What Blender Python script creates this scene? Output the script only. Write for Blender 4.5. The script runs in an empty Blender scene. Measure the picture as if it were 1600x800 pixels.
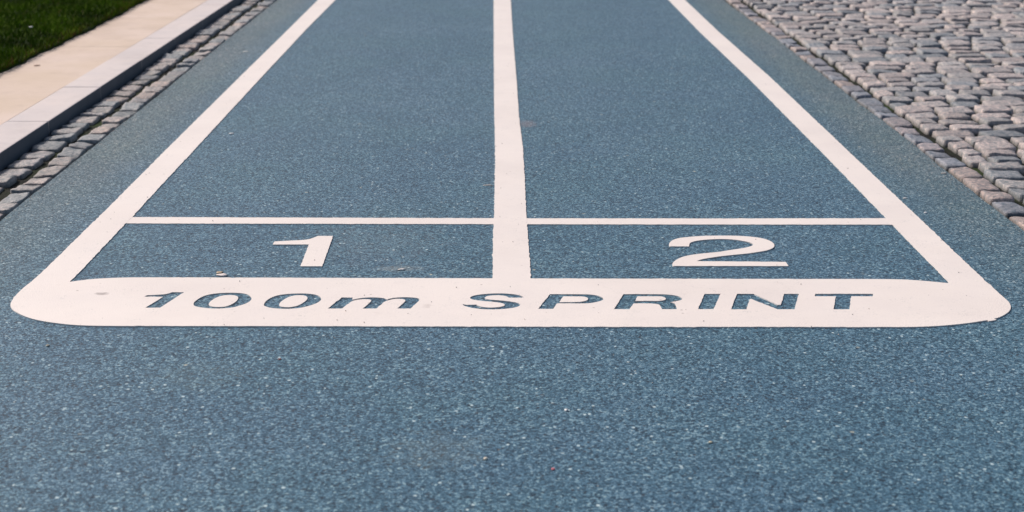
import bpy, math, random
import numpy as np
from mathutils import Vector, Matrix
random.seed(7)
rng = np.random.default_rng(11)
S = bpy.context.scene
COL = S.collection

# ---------------------------------------------------------------- camera
EYE = 1.156
FWD = Vector((0.009893, 0.957013, -0.289876))
RIGHT = Vector((0.999950, -0.009831, 0.001670))
UP = Vector((0.001251, 0.289878, 0.957063))
cd = bpy.data.cameras.new('camera')
cd.sensor_width = 36.0
cd.lens = 50.0
cd.clip_start = 0.05
cd.clip_end = 1000
cd.dof.use_dof = True
cd.dof.focus_distance = 3.85
cd.dof.aperture_fstop = 4.8
cam = bpy.data.objects.new('camera', cd)
COL.objects.link(cam)
cam.matrix_world = Matrix(((RIGHT.x, UP.x, -FWD.x, 0), (RIGHT.y, UP.y, -FWD.y, 0),
                           (RIGHT.z, UP.z, -FWD.z, EYE), (0, 0, 0, 1)))
S.camera = cam

# ---------------------------------------------------------------- sky, sun, exposure
SUN_EL, SUN_AZ = 42.0, -52.0            # degrees; azimuth from +Y towards +X
w = bpy.data.worlds.new('World')
S.world = w
w.use_nodes = True
wn = w.node_tree
bg = wn.nodes['Background']
sky = wn.nodes.new('ShaderNodeTexSky')
sky.sky_type = 'NISHITA'
sky.sun_disc = False
sky.sun_elevation = math.radians(SUN_EL)
sky.sun_rotation = math.radians(SUN_AZ)
sky.dust_density = 3.0
sky.air_density = 1.0
sky.ozone_density = 1.0
wn.links.new(sky.outputs[0], bg.inputs[0])
bg.inputs[1].default_value = 0.085
sd = bpy.data.lights.new('sun', 'SUN')
sd.energy = 3.6
sd.angle = math.radians(7)
sd.color = (1.0, 0.875, 0.80)
sun = bpy.data.objects.new('sun', sd)
COL.objects.link(sun)
e, a = math.radians(SUN_EL), math.radians(SUN_AZ)
sun.rotation_euler = Vector((math.sin(a) * math.cos(e), math.cos(a) * math.cos(e), math.sin(e))).to_track_quat('Z', 'Y').to_euler()
S.view_settings.view_transform = 'Standard'
S.view_settings.look = 'None'
S.view_settings.gamma = 1
S.view_settings.exposure = 0.12

# ---------------------------------------------------------------- helpers
def tag(o, label=None, cat=None, group=None, kind=None):
    if label: o['label'] = label
    if cat: o['category'] = cat
    if group: o['group'] = group
    if kind: o['kind'] = kind
    return o

def mesh_obj(name, verts, faces, mats, parent=None, smooth=False):
    me = bpy.data.meshes.new(name)
    me.from_pydata([tuple(v) for v in verts], [], faces)
    me.update()
    for m in (mats if isinstance(mats, (list, tuple)) else [mats]):
        me.materials.append(m)
    if smooth:
        me.polygons.foreach_set('use_smooth', [True] * len(me.polygons))
    o = bpy.data.objects.new(name, me)
    COL.objects.link(o)
    if parent: o.parent = parent
    return o

def np_mesh(name, V, Fq, mat, smooth=True, tone=None):
    """V (n,3) float, Fq (m,4) int quads, tone (n,3) per-vertex colour values"""
    me = bpy.data.meshes.new(name)
    k = Fq.shape[1]
    me.vertices.add(len(V)); me.vertices.foreach_set('co', V.astype(np.float32).ravel())
    me.loops.add(Fq.size); me.loops.foreach_set('vertex_index', Fq.astype(np.int32).ravel())
    me.polygons.add(len(Fq)); me.polygons.foreach_set('loop_start', np.arange(0, Fq.size, k, dtype=np.int32))
    me.update(calc_edges=True)
    me.validate()
    me.polygons.foreach_set('use_smooth', [smooth] * len(me.polygons))
    if tone is not None:
        at = me.color_attributes.new('tone', 'FLOAT_COLOR', 'POINT')
        at.data.foreach_set('color', np.hstack([tone, np.ones((len(V), 1))]).astype(np.float32).ravel())
    me.materials.append(mat)
    o = bpy.data.objects.new(name, me)
    COL.objects.link(o)
    return o

class NT:
    """small node-graph helper"""
    def __init__(s, name):
        s.m = bpy.data.materials.new(name); s.m.use_nodes = True
        s.t = s.m.node_tree; s.b = s.t.nodes['Principled BSDF']
        s.pos = s.t.nodes.new('ShaderNodeNewGeometry').outputs['Position']
    def n(s, typ, **kw):
        x = s.t.nodes.new(typ)
        for k, v in kw.items(): setattr(x, k, v)
        return x
    def put(s, sock, v):
        if isinstance(v, bpy.types.NodeSocket): s.t.links.new(v, sock)
        elif hasattr(v, '__len__') and len(v) == 3 and sock.type == 'RGBA': sock.default_value = (*v, 1)
        else: sock.default_value = v
    def noise(s, scale, detail=3, rough=.55, vec=None, out=0):
        x = s.n('ShaderNodeTexNoise'); s.put(x.inputs['Vector'], vec or s.pos)
        x.inputs['Scale'].default_value = scale; x.inputs['Detail'].default_value = detail
        x.inputs['Roughness'].default_value = rough
        return x.outputs[out]
    def vor(s, scale, feature='F1', vec=None, out='Color', rnd=1.0):
        x = s.n('ShaderNodeTexVoronoi', feature=feature); s.put(x.inputs['Vector'], vec or s.pos)
        x.inputs['Scale'].default_value = scale; x.inputs['Randomness'].default_value = rnd
        return x.outputs[out]
    def ramp(s, f, stops, interp='LINEAR'):
        x = s.n('ShaderNodeValToRGB'); x.color_ramp.interpolation = interp
        s.put(x.inputs[0], f); el = x.color_ramp.elements
        while len(el) < len(stops): el.new(.5)
        for i, (p, c) in enumerate(stops):
            el[i].position = p; el[i].color = (*c, 1) if hasattr(c, '__len__') else (c, c, c, 1)
        return x.outputs[0]
    def mix(s, f, a, b, mode='MIX'):
        x = s.n('ShaderNodeMix', data_type='RGBA', blend_type=mode)
        s.put(x.inputs[0], f); s.put(x.inputs[6], a); s.put(x.inputs[7], b)
        return x.outputs[2]
    def math(s, op, a, b=0.0, c=0.0, clamp=False):
        x = s.n('ShaderNodeMath', operation=op, use_clamp=clamp)
        s.put(x.inputs[0], a); s.put(x.inputs[1], b); s.put(x.inputs[2], c)
        return x.outputs[0]
    def sep(s, v):
        x = s.n('ShaderNodeSeparateXYZ'); s.put(x.inputs[0], v); return x.outputs
    def red(s, c):
        x = s.n('ShaderNodeSeparateColor'); s.put(x.inputs[0], c); return x.outputs
    def blob(s, cx, cy, rx, ry, wob=.5, nscale=60):
        """ragged elliptical stain mask at a fixed ground place"""
        q = s.sep(s.pos)
        dx = s.math('DIVIDE', s.math('SUBTRACT', q[0], cx), rx)
        dy = s.math('DIVIDE', s.math('SUBTRACT', q[1], cy), ry)
        r2 = s.math('ADD', s.math('MULTIPLY', dx, dx), s.math('MULTIPLY', dy, dy))
        nn = s.math('MULTIPLY', s.math('SUBTRACT', s.noise(nscale, 3), .5), wob * 4)
        return s.math('SUBTRACT', 1.0, s.math('ADD', r2, nn), clamp=True)
    def bump(s, h, strength, dist=.01, prev=None):
        x = s.n('ShaderNodeBump'); s.put(x.inputs['Height'], h)
        x.inputs['Strength'].default_value = strength; x.inputs['Distance'].default_value = dist
        if prev: s.put(x.inputs['Normal'], prev)
        return x.outputs[0]
    def done(s, col, rough=.8, normal=None, spec=.5):
        s.put(s.b.inputs['Base Color'], col); s.put(s.b.inputs['Roughness'], rough)
        s.b.inputs['Specular IOR Level'].default_value = spec
        if normal: s.put(s.b.inputs['Normal'], normal)
        return s.m

# ---------------------------------------------------------------- materials
def mat_track():
    k = NT('blue_asphalt')
    warp = k.n('ShaderNodeVectorMath', operation='MULTIPLY_ADD')
    k.put(warp.inputs[0], k.noise(120, 2, out=1)); warp.inputs[1].default_value = (.004,) * 3; k.put(warp.inputs[2], k.pos)
    pv = warp.outputs[0]
    g1 = k.red(k.vor(260, vec=pv))[0]
    g2 = k.red(k.vor(480, vec=pv))[1]
    g3 = k.red(k.vor(135, vec=pv))[2]
    g = k.math('ADD', k.math('MULTIPLY', g1, .5), k.math('ADD', k.math('MULTIPLY', g2, .22), k.math('MULTIPLY', g3, .28)))
    g = k.math('ADD', g, k.math('MULTIPLY', k.math('SUBTRACT', k.noise(60, 4, .7), .5), .25))
    base = k.ramp(g, [(.16, (.002, .016, .036)), (.36, (.012, .059, .104)), (.54, (.040, .119, .196)), (.74, (.106, .222, .312)), (.92, (.32, .47, .52))])
    # slow patches of greener / more violet blue
    lf = k.noise(1.7, 4, .6)
    base = k.mix(k.math('MULTIPLY', k.ramp(lf, [(.4, 0.), (.65, 1.)]), .35), base, k.mix(1.0, base, (.98, 1.10, .94), 'MULTIPLY'))
    lf2 = k.noise(1.1, 7, .72, vec=pv)
    base = k.mix(k.ramp(lf2, [(.40, 0.), (.68, .7)]), base, k.mix(1.0, base, (1.45, 1.24, 1.17), 'MULTIPLY'))
    # uncoated grey-green margins outside the outer lane lines
    q = k.sep(k.pos)
    xx = k.math('ABSOLUTE', k.math('SUBTRACT', q[0], .03))
    xx = k.math('ADD', xx, k.math('MULTIPLY', k.math('SUBTRACT', k.noise(6, 3), .5), .12))
    mg = k.math('MULTIPLY', k.ramp(k.math('SUBTRACT', xx, 1.0), [(.22, 0.), (.42, 1.)]), k.ramp(k.math('DIVIDE', q[1], 10.), [(.28, .0), (.5, 1.)]))
    base = k.mix(k.math('MULTIPLY', mg, .8), base, k.mix(1.0, base, (1.95, 1.16, .86), 'MULTIPLY'))
    # single pale and dark aggregate grains
    fl = k.red(k.vor(95, vec=pv))[0]
    fd = k.vor(95, vec=pv, out='Distance')
    core = k.ramp(fd, [(.26, 1.), (.40, 0.)])
    base = k.mix(k.math('MULTIPLY', k.ramp(fl, [(.972, 0.), (.982, 1.)]), core), base, (.46, .60, .64))
    base = k.mix(k.math('MULTIPLY', k.ramp(fl, [(.045, 1.), (.055, 0.)]), core), base, (.02, .035, .055))
    f2 = k.red(k.vor(48))[1]
    d2 = k.vor(48, out='Distance')
    base = k.mix(k.math('MULTIPLY', k.ramp(f2, [(.996, 0.), (.997, 1.)]), k.ramp(d2, [(.2, 1.), (.3, 0.)])), base, (.44, .47, .40))
    # rusty stain beside the centre line, dust smear in lane one
    base = k.mix(k.math('MULTIPLY', k.blob(.118, 5.66, .045, .08, .9, 90), .30), base, (.30, .17, .15))
    base = k.mix(k.math('MULTIPLY', k.blob(-.27, 3.70, .08, .03, .9, 90), .28), base, (.33, .34, .30))
    base = k.mix(k.math('MULTIPLY', k.blob(-.36, 3.95, .25, .25, 1., 24), .10), base, (.25, .27, .30))
    base = k.mix(k.math('MULTIPLY', k.blob(-.66, 2.92, .12, .10, 1.0, 30), .10), base, (.20, .28, .25))
    base = k.mix(k.math('MULTIPLY', k.blob(-.12, 2.52, .12, .10, 1.0, 30), .12), base, (.24, .29, .25))
    nrm = k.bump(k.math('ADD', k.math('MULTIPLY', g1, .6), k.math('ADD', k.math('MULTIPLY', g2, .25), k.vor(165, vec=pv, out='Distance'))), .5, .002)
    k.b.inputs['Sheen Weight'].default_value = .12; k.b.inputs['Sheen Roughness'].default_value = .45
    return k.done(base, .62, nrm, .22)

def mat_paint():
    k = NT('white_track_paint')
    c = k.mix(k.ramp(k.noise(5, 4, .6), [(.35, 0.), (.7, 1.)]), (.81, .755, .71), (.77, .72, .685))
    c = k.mix(k.math('MULTIPLY', k.ramp(k.noise(260, 3, .7), [(.58, 0.), (.8, 1.)]), .35), c, (.52, .47, .46))
    sp = k.red(k.vor(46))[0]; sdist = k.vor(46, out='Distance')
    c = k.mix(k.math('MULTIPLY', k.math('MULTIPLY', k.ramp(sp, [(.986, 0.), (.99, 1.)]), k.ramp(sdist, [(.08, 1.), (.2, 0.)])), .7), c, (.33, .29, .26))
    c = k.mix(k.math('MULTIPLY', k.ramp(k.noise(14, 6, .75), [(.60, 0.), (.78, 1.)]), .30), c, (.55, .49, .45))
    c = k.mix(k.math('MULTIPLY', k.blob(-1.016, 3.477, .022, .014, .5, 80), .75), c, (.30, .26, .25))
    c = k.mix(k.math('MULTIPLY', k.blob(-.178, 3.375, .014, .022, .9, 90), .3), c, (.40, .34, .31))
    gr = k.red(k.vor(270))[0]; thin = k.ramp(k.noise(11, 6, .75), [(.50, 0.), (.72, 1.)])
    c = k.mix(k.math('MULTIPLY', k.math('MULTIPLY', k.ramp(gr, [(.80, 0.), (.92, 1.)]), thin), .55), c, (.40, .42, .42))
    c = k.mix(k.math('MULTIPLY', k.ramp(k.noise(1.6, 5, .65), [(.45, 0.), (.7, 1.)]), .25), c, (.62, .56, .52))
    nrm = k.bump(k.math('ADD', k.noise(220, 3, .6), k.vor(270, out='Distance')), .16, .002)
    return k.done(c, .55, nrm, .4)

def mat_stone(name='granite'):
    k = NT(name)
    at = k.n('ShaderNodeAttribute', attribute_name='tone').outputs['Color']
    c = k.mix(k.ramp(k.noise(70, 5, .7), [(.35, 0.), (.65, 1.)]), k.mix(1.0, at, (.44, .56, .63), 'MULTIPLY'), k.mix(1.0, at, (1.70, 1.50, 1.42), 'MULTIPLY'))
    c = k.mix(k.math('MULTIPLY', k.ramp(k.noise(420, 2, .6), [(.52, 0.), (.62, 1.)]), .5), c, (.075, .09, .11))
    c = k.mix(k.math('MULTIPLY', k.ramp(k.noise(26, 6, .75), [(.50, 0.), (.66, 1.)]), .55), c, (.11, .135, .15))
    z = k.sep(k.pos)[2]
    soil = k.ramp(k.math('MULTIPLY', k.math('ADD', z, .06), 10.), [(.40, 1.), (.575, 0.)])
    c = k.mix(k.math('MULTIPLY', soil, .8), c, (.035, .04, .035))
    nrm = k.bump(k.noise(38, 7, .68), 1., .009)
    nrm = k.bump(k.noise(260, 3, .6), .5, .002, nrm)
    return k.done(c, .52, nrm, .5)

def mat_soil():
    k = NT('joint_soil')
    c = k.mix(k.ramp(k.noise(7, 4, .6), [(.45, 0.), (.62, 1.)]), (.014, .015, .014), (.022, .036, .014))
    c = k.mix(k.ramp(k.noise(90, 4, .7), [(.52, 0.), (.75, 1.)]), c, (.07, .065, .055))
    c = k.mix(k.ramp(k.noise(3, 4, .6), [(.55, 0.), (.65, .7)]), c, (.05, .09, .02))
    return k.done(c, .95, k.bump(k.noise(120, 5, .7), 1., .01), .2)

def mat_slab(name, a, b, dark):
    k = NT(name)
    c = k.mix(k.ramp(k.noise(2.2, 5, .6), [(.35, 0.), (.65, 1.)]), a, b)
    c = k.mix(k.math('MULTIPLY', k.ramp(k.noise(9, 6, .7), [(.5, 0.), (.75, 1.)]), .35), c, dark)
    c = k.mix(k.math('MULTIPLY', k.ramp(k.noise(300, 3, .6), [(.5, 0.), (.75, 1.)]), .4), c, dark)
    c = k.mix(k.math('MULTIPLY', k.ramp(k.noise(.8, 5, .7), [(.48, 0.), (.6, 1.)]), .3), c, dark)
    return k.done(c, .7, k.bump(k.noise(160, 5, .7), .35, .003), .35)

def mat_grass():
    k = NT('grass_blades')
    at = k.n('ShaderNodeAttribute', attribute_name='tone').outputs['Color']
    c = k.mix(k.ramp(k.noise(3.2, 4, .6), [(.4, 0.), (.62, 1.)]), at, k.mix(1.0, at, (.55, .62, .45), 'MULTIPLY'))
    m = k.done(c, .8, None, .08)
    return m

def mat_lawn():
    k = NT('lawn_ground')
    c = k.mix(k.ramp(k.noise(30, 5, .7), [(.4, 0.), (.65, 1.)]), (.012, .026, .004), (.035, .085, .008))
    return k.done(c, .9, k.bump(k.noise(60, 5, .7), 1., .03), .2)

def mat_plain(name, col, rough=.7, nscale=200, amt=.25):
    k = NT(name)
    c = k.mix(k.ramp(k.noise(nscale, 3, .6), [(.4, 0.), (.65, 1.)]), col, tuple(v * (1 - amt) for v in col))
    return k.done(c, rough, k.bump(k.noise(nscale * 1.5, 3), .4, .002))

M = dict(riser=mat_slab('dark_slate_grey_kerb_side', (.115, .135, .165), (.085, .105, .135), (.05, .065, .08)),  # outer kerb face only: much darker and bluer than the kerb top
         track=mat_track(), paint=mat_paint(), stone=mat_stone(), soil=mat_soil(),
         paving=mat_slab('tan_paving', (.60, .49, .39), (.66, .55, .475), (.42, .33, .26)),
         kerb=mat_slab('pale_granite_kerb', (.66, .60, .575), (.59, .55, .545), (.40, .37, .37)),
         grass=mat_grass(), lawn=mat_lawn())

# traced outlines, metres on the ground
PAINT = {
  '1': [[[-0.9026,3.4528],[-0.8989,3.4647],[-0.8927,3.4653],[-0.8866,3.4661],[-0.8805,3.4671],[-0.8744,3.4682],[-0.8693,3.4692],[-0.8642,3.4702],[-0.8592,3.4715],[-0.8542,3.4733],[-0.852,3.4745],[-0.8499,3.4761],[-0.8479,3.478],[-0.8459,3.48],[-0.8442,3.4819],[-0.8426,3.4841],[-0.8411,3.4864],[-0.8396,3.4889],[-0.8091,3.4888],[-0.8429,3.3655],[-0.8796,3.3657],[-0.8545,3.4526]]],
  '0': [[[-0.7641,3.3888],[-0.7652,3.394],[-0.766,3.3993],[-0.7665,3.4044],[-0.7665,3.4089],[-0.766,3.4155],[-0.7649,3.4213],[-0.7636,3.4266],[-0.7623,3.4316],[-0.7607,3.4373],[-0.7589,3.4427],[-0.757,3.4476],[-0.755,3.4521],[-0.7523,3.4567],[-0.7495,3.4609],[-0.7465,3.4645],[-0.7433,3.4676],[-0.7391,3.4709],[-0.7347,3.4736],[-0.7302,3.4759],[-0.7256,3.4779],[-0.7206,3.4797],[-0.7156,3.4811],[-0.7104,3.4822],[-0.7052,3.483],[-0.6991,3.4836],[-0.693,3.4839],[-0.6869,3.4838],[-0.6806,3.4834],[-0.6743,3.4827],[-0.668,3.4818],[-0.6615,3.4803],[-0.655,3.4781],[-0.6513,3.4762],[-0.6476,3.4737],[-0.6438,3.4705],[-0.64,3.4665],[-0.6375,3.4634],[-0.635,3.4595],[-0.6326,3.455],[-0.6303,3.45],[-0.6291,3.4465],[-0.628,3.4426],[-0.6271,3.4386],[-0.6265,3.4346],[-0.6262,3.4299],[-0.6262,3.4256],[-0.6265,3.4217],[-0.627,3.4183],[-0.6283,3.4127],[-0.6299,3.4076],[-0.6316,3.4031],[-0.6335,3.3992],[-0.6366,3.3942],[-0.6399,3.39],[-0.6433,3.3861],[-0.6467,3.3823],[-0.65,3.3785],[-0.6533,3.3747],[-0.6567,3.3713],[-0.6602,3.3685],[-0.6638,3.3665],[-0.6676,3.365],[-0.6714,3.3638],[-0.6751,3.3627],[-0.6789,3.3614],[-0.6827,3.3603],[-0.6865,3.3594],[-0.6904,3.3588],[-0.6963,3.3586],[-0.7023,3.3587],[-0.7083,3.3592],[-0.7144,3.3599],[-0.7194,3.3608],[-0.7244,3.3619],[-0.7294,3.3633],[-0.7345,3.3649],[-0.738,3.3662],[-0.7415,3.3677],[-0.745,3.3695],[-0.7485,3.3714],[-0.7511,3.3728],[-0.7536,3.3744],[-0.7562,3.3763],[-0.7588,3.3789],[-0.7602,3.3806],[-0.7617,3.3829],[-0.763,3.3856]],[[-0.7268,3.3936],[-0.7275,3.4009],[-0.7273,3.4075],[-0.7266,3.4134],[-0.7257,3.4188],[-0.7244,3.4254],[-0.7227,3.4313],[-0.7208,3.4367],[-0.7187,3.4416],[-0.7165,3.4464],[-0.7141,3.4507],[-0.7115,3.4545],[-0.7087,3.4575],[-0.7052,3.4603],[-0.7015,3.4623],[-0.6976,3.4638],[-0.6937,3.4647],[-0.6897,3.4652],[-0.6856,3.4652],[-0.6814,3.4647],[-0.6771,3.4636],[-0.6748,3.4627],[-0.6725,3.4613],[-0.6701,3.4594],[-0.6677,3.4568],[-0.6662,3.4548],[-0.6647,3.4522],[-0.6633,3.4491],[-0.6622,3.4455],[-0.6614,3.4418],[-0.661,3.4381],[-0.6608,3.4345],[-0.6608,3.4311],[-0.661,3.4255],[-0.6615,3.4202],[-0.6621,3.4153],[-0.6629,3.4109],[-0.6643,3.4056],[-0.6658,3.4007],[-0.6675,3.3964],[-0.6693,3.3924],[-0.6716,3.3878],[-0.674,3.3836],[-0.6766,3.38],[-0.6793,3.377],[-0.6825,3.3746],[-0.6857,3.373],[-0.6892,3.3719],[-0.6926,3.3711],[-0.6966,3.3707],[-0.7006,3.3708],[-0.7046,3.3713],[-0.7088,3.3722],[-0.7114,3.373],[-0.7141,3.3741],[-0.7168,3.3759],[-0.7196,3.3787],[-0.7217,3.3813],[-0.7238,3.3848],[-0.7256,3.3889]]],
  'O': [[[-0.5867,3.383],[-0.5876,3.3865],[-0.5881,3.3904],[-0.5882,3.3943],[-0.5883,3.398],[-0.5881,3.4035],[-0.5878,3.4087],[-0.5873,3.4136],[-0.5866,3.4181],[-0.5852,3.4241],[-0.5837,3.4297],[-0.582,3.4348],[-0.5801,3.4394],[-0.5777,3.4444],[-0.5752,3.4489],[-0.5725,3.4529],[-0.5696,3.4564],[-0.5661,3.4599],[-0.5625,3.4629],[-0.5588,3.4655],[-0.5549,3.4677],[-0.5504,3.4699],[-0.5457,3.4717],[-0.541,3.4732],[-0.5362,3.4744],[-0.5298,3.4756],[-0.5234,3.4765],[-0.5169,3.4771],[-0.5103,3.4774],[-0.5054,3.4774],[-0.5004,3.4772],[-0.4954,3.4767],[-0.4904,3.4757],[-0.4853,3.4744],[-0.4801,3.4727],[-0.4749,3.4706],[-0.4697,3.4678],[-0.4667,3.4658],[-0.4637,3.4632],[-0.4606,3.4599],[-0.4576,3.4558],[-0.4555,3.4523],[-0.4535,3.4481],[-0.4517,3.4432],[-0.4501,3.4378],[-0.4494,3.4339],[-0.449,3.4298],[-0.449,3.4259],[-0.4492,3.4225],[-0.4504,3.4165],[-0.4518,3.4111],[-0.4534,3.4064],[-0.4552,3.4023],[-0.4581,3.3971],[-0.4612,3.3926],[-0.4643,3.3886],[-0.4676,3.3849],[-0.4717,3.3803],[-0.476,3.376],[-0.4803,3.3721],[-0.4847,3.3686],[-0.4894,3.3655],[-0.4943,3.3629],[-0.4992,3.3607],[-0.5041,3.3589],[-0.5095,3.3574],[-0.5149,3.3564],[-0.5204,3.3558],[-0.526,3.3556],[-0.5315,3.3557],[-0.5372,3.3562],[-0.5429,3.3571],[-0.5486,3.3581],[-0.5527,3.359],[-0.5569,3.36],[-0.5611,3.3613],[-0.5653,3.3631],[-0.5688,3.365],[-0.5724,3.3672],[-0.576,3.3699],[-0.5796,3.373],[-0.5814,3.3747],[-0.5833,3.3767],[-0.5851,3.3793]],[[-0.5495,3.3878],[-0.5498,3.3918],[-0.5499,3.3958],[-0.5499,3.3995],[-0.5496,3.4028],[-0.5485,3.4091],[-0.5471,3.4149],[-0.5456,3.4203],[-0.544,3.4255],[-0.542,3.4311],[-0.54,3.4365],[-0.5378,3.4415],[-0.5355,3.4459],[-0.5329,3.4499],[-0.5301,3.4534],[-0.5272,3.4563],[-0.5242,3.4587],[-0.5208,3.4607],[-0.5173,3.4621],[-0.5138,3.4629],[-0.5101,3.4633],[-0.5068,3.4633],[-0.5035,3.4628],[-0.5,3.4618],[-0.4966,3.4601],[-0.4945,3.4587],[-0.4923,3.4567],[-0.4901,3.4541],[-0.488,3.4508],[-0.487,3.4486],[-0.4861,3.4458],[-0.4854,3.4426],[-0.485,3.4395],[-0.4847,3.4355],[-0.4848,3.4318],[-0.4851,3.4283],[-0.4856,3.4252],[-0.4867,3.4196],[-0.488,3.4144],[-0.4895,3.4096],[-0.491,3.405],[-0.493,3.3994],[-0.4951,3.3941],[-0.4973,3.3892],[-0.4997,3.385],[-0.5026,3.381],[-0.5058,3.3777],[-0.509,3.375],[-0.5124,3.3727],[-0.5161,3.3708],[-0.5199,3.3695],[-0.5238,3.3686],[-0.5278,3.3683],[-0.531,3.3686],[-0.5343,3.3694],[-0.5377,3.3706],[-0.5411,3.3724],[-0.5426,3.3734],[-0.5442,3.3749],[-0.5457,3.3768],[-0.5473,3.3793],[-0.548,3.381],[-0.5486,3.3831],[-0.5491,3.3855]]],
  'm': [[[-0.4243,3.3575],[-0.3984,3.4447],[-0.3689,3.4425],[-0.3697,3.4405],[-0.3703,3.4377],[-0.3705,3.4345],[-0.3702,3.4313],[-0.3693,3.4292],[-0.3682,3.4286],[-0.367,3.4288],[-0.3659,3.4292],[-0.3632,3.4306],[-0.3606,3.4325],[-0.3579,3.4346],[-0.3552,3.4363],[-0.3513,3.4381],[-0.3474,3.4397],[-0.3435,3.4412],[-0.3395,3.4424],[-0.3363,3.4432],[-0.3331,3.4438],[-0.3299,3.4442],[-0.3266,3.4444],[-0.3217,3.4444],[-0.3168,3.4443],[-0.3119,3.444],[-0.307,3.4432],[-0.3032,3.4424],[-0.2995,3.4413],[-0.2957,3.4398],[-0.2919,3.438],[-0.2901,3.4369],[-0.2884,3.4354],[-0.2867,3.4337],[-0.2849,3.4319],[-0.284,3.4308],[-0.2831,3.4296],[-0.2822,3.4282],[-0.2813,3.4268],[-0.2796,3.4297],[-0.2777,3.4322],[-0.2758,3.4343],[-0.2738,3.4359],[-0.27,3.4383],[-0.266,3.4402],[-0.262,3.4418],[-0.258,3.443],[-0.2532,3.4441],[-0.2484,3.4449],[-0.2435,3.4454],[-0.2386,3.4455],[-0.2333,3.4453],[-0.228,3.4448],[-0.2226,3.444],[-0.2172,3.4428],[-0.2139,3.4419],[-0.2105,3.4408],[-0.2072,3.4391],[-0.2039,3.4366],[-0.2024,3.4348],[-0.2009,3.4322],[-0.1996,3.429],[-0.1984,3.4253],[-0.201,3.4137],[-0.2179,3.3565],[-0.2514,3.3566],[-0.2471,3.3702],[-0.243,3.3843],[-0.2389,3.3988],[-0.235,3.4138],[-0.2347,3.4155],[-0.2346,3.4175],[-0.2347,3.4196],[-0.235,3.4214],[-0.2359,3.4239],[-0.2369,3.4257],[-0.238,3.4271],[-0.2391,3.4281],[-0.2417,3.4297],[-0.2442,3.4309],[-0.2467,3.4317],[-0.2492,3.4322],[-0.252,3.4326],[-0.2549,3.4326],[-0.2577,3.4324],[-0.2605,3.4318],[-0.2637,3.4307],[-0.2669,3.4292],[-0.27,3.4274],[-0.2731,3.4252],[-0.2765,3.4221],[-0.28,3.4186],[-0.2833,3.4148],[-0.2866,3.4106],[-0.3032,3.3569],[-0.3375,3.3571],[-0.3331,3.3702],[-0.3289,3.3841],[-0.3249,3.3988],[-0.3211,3.4143],[-0.321,3.4164],[-0.3212,3.4189],[-0.3217,3.4215],[-0.3224,3.4234],[-0.3239,3.4258],[-0.3254,3.4274],[-0.327,3.4284],[-0.3286,3.429],[-0.3319,3.4299],[-0.3352,3.4303],[-0.3384,3.4304],[-0.3417,3.4301],[-0.3449,3.4295],[-0.348,3.4286],[-0.3512,3.4274],[-0.3543,3.4261],[-0.3566,3.425],[-0.359,3.4238],[-0.3613,3.4224],[-0.3635,3.4205],[-0.3657,3.4182],[-0.3679,3.4156],[-0.3701,3.4127],[-0.3721,3.4095],[-0.3885,3.3573]]],
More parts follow.
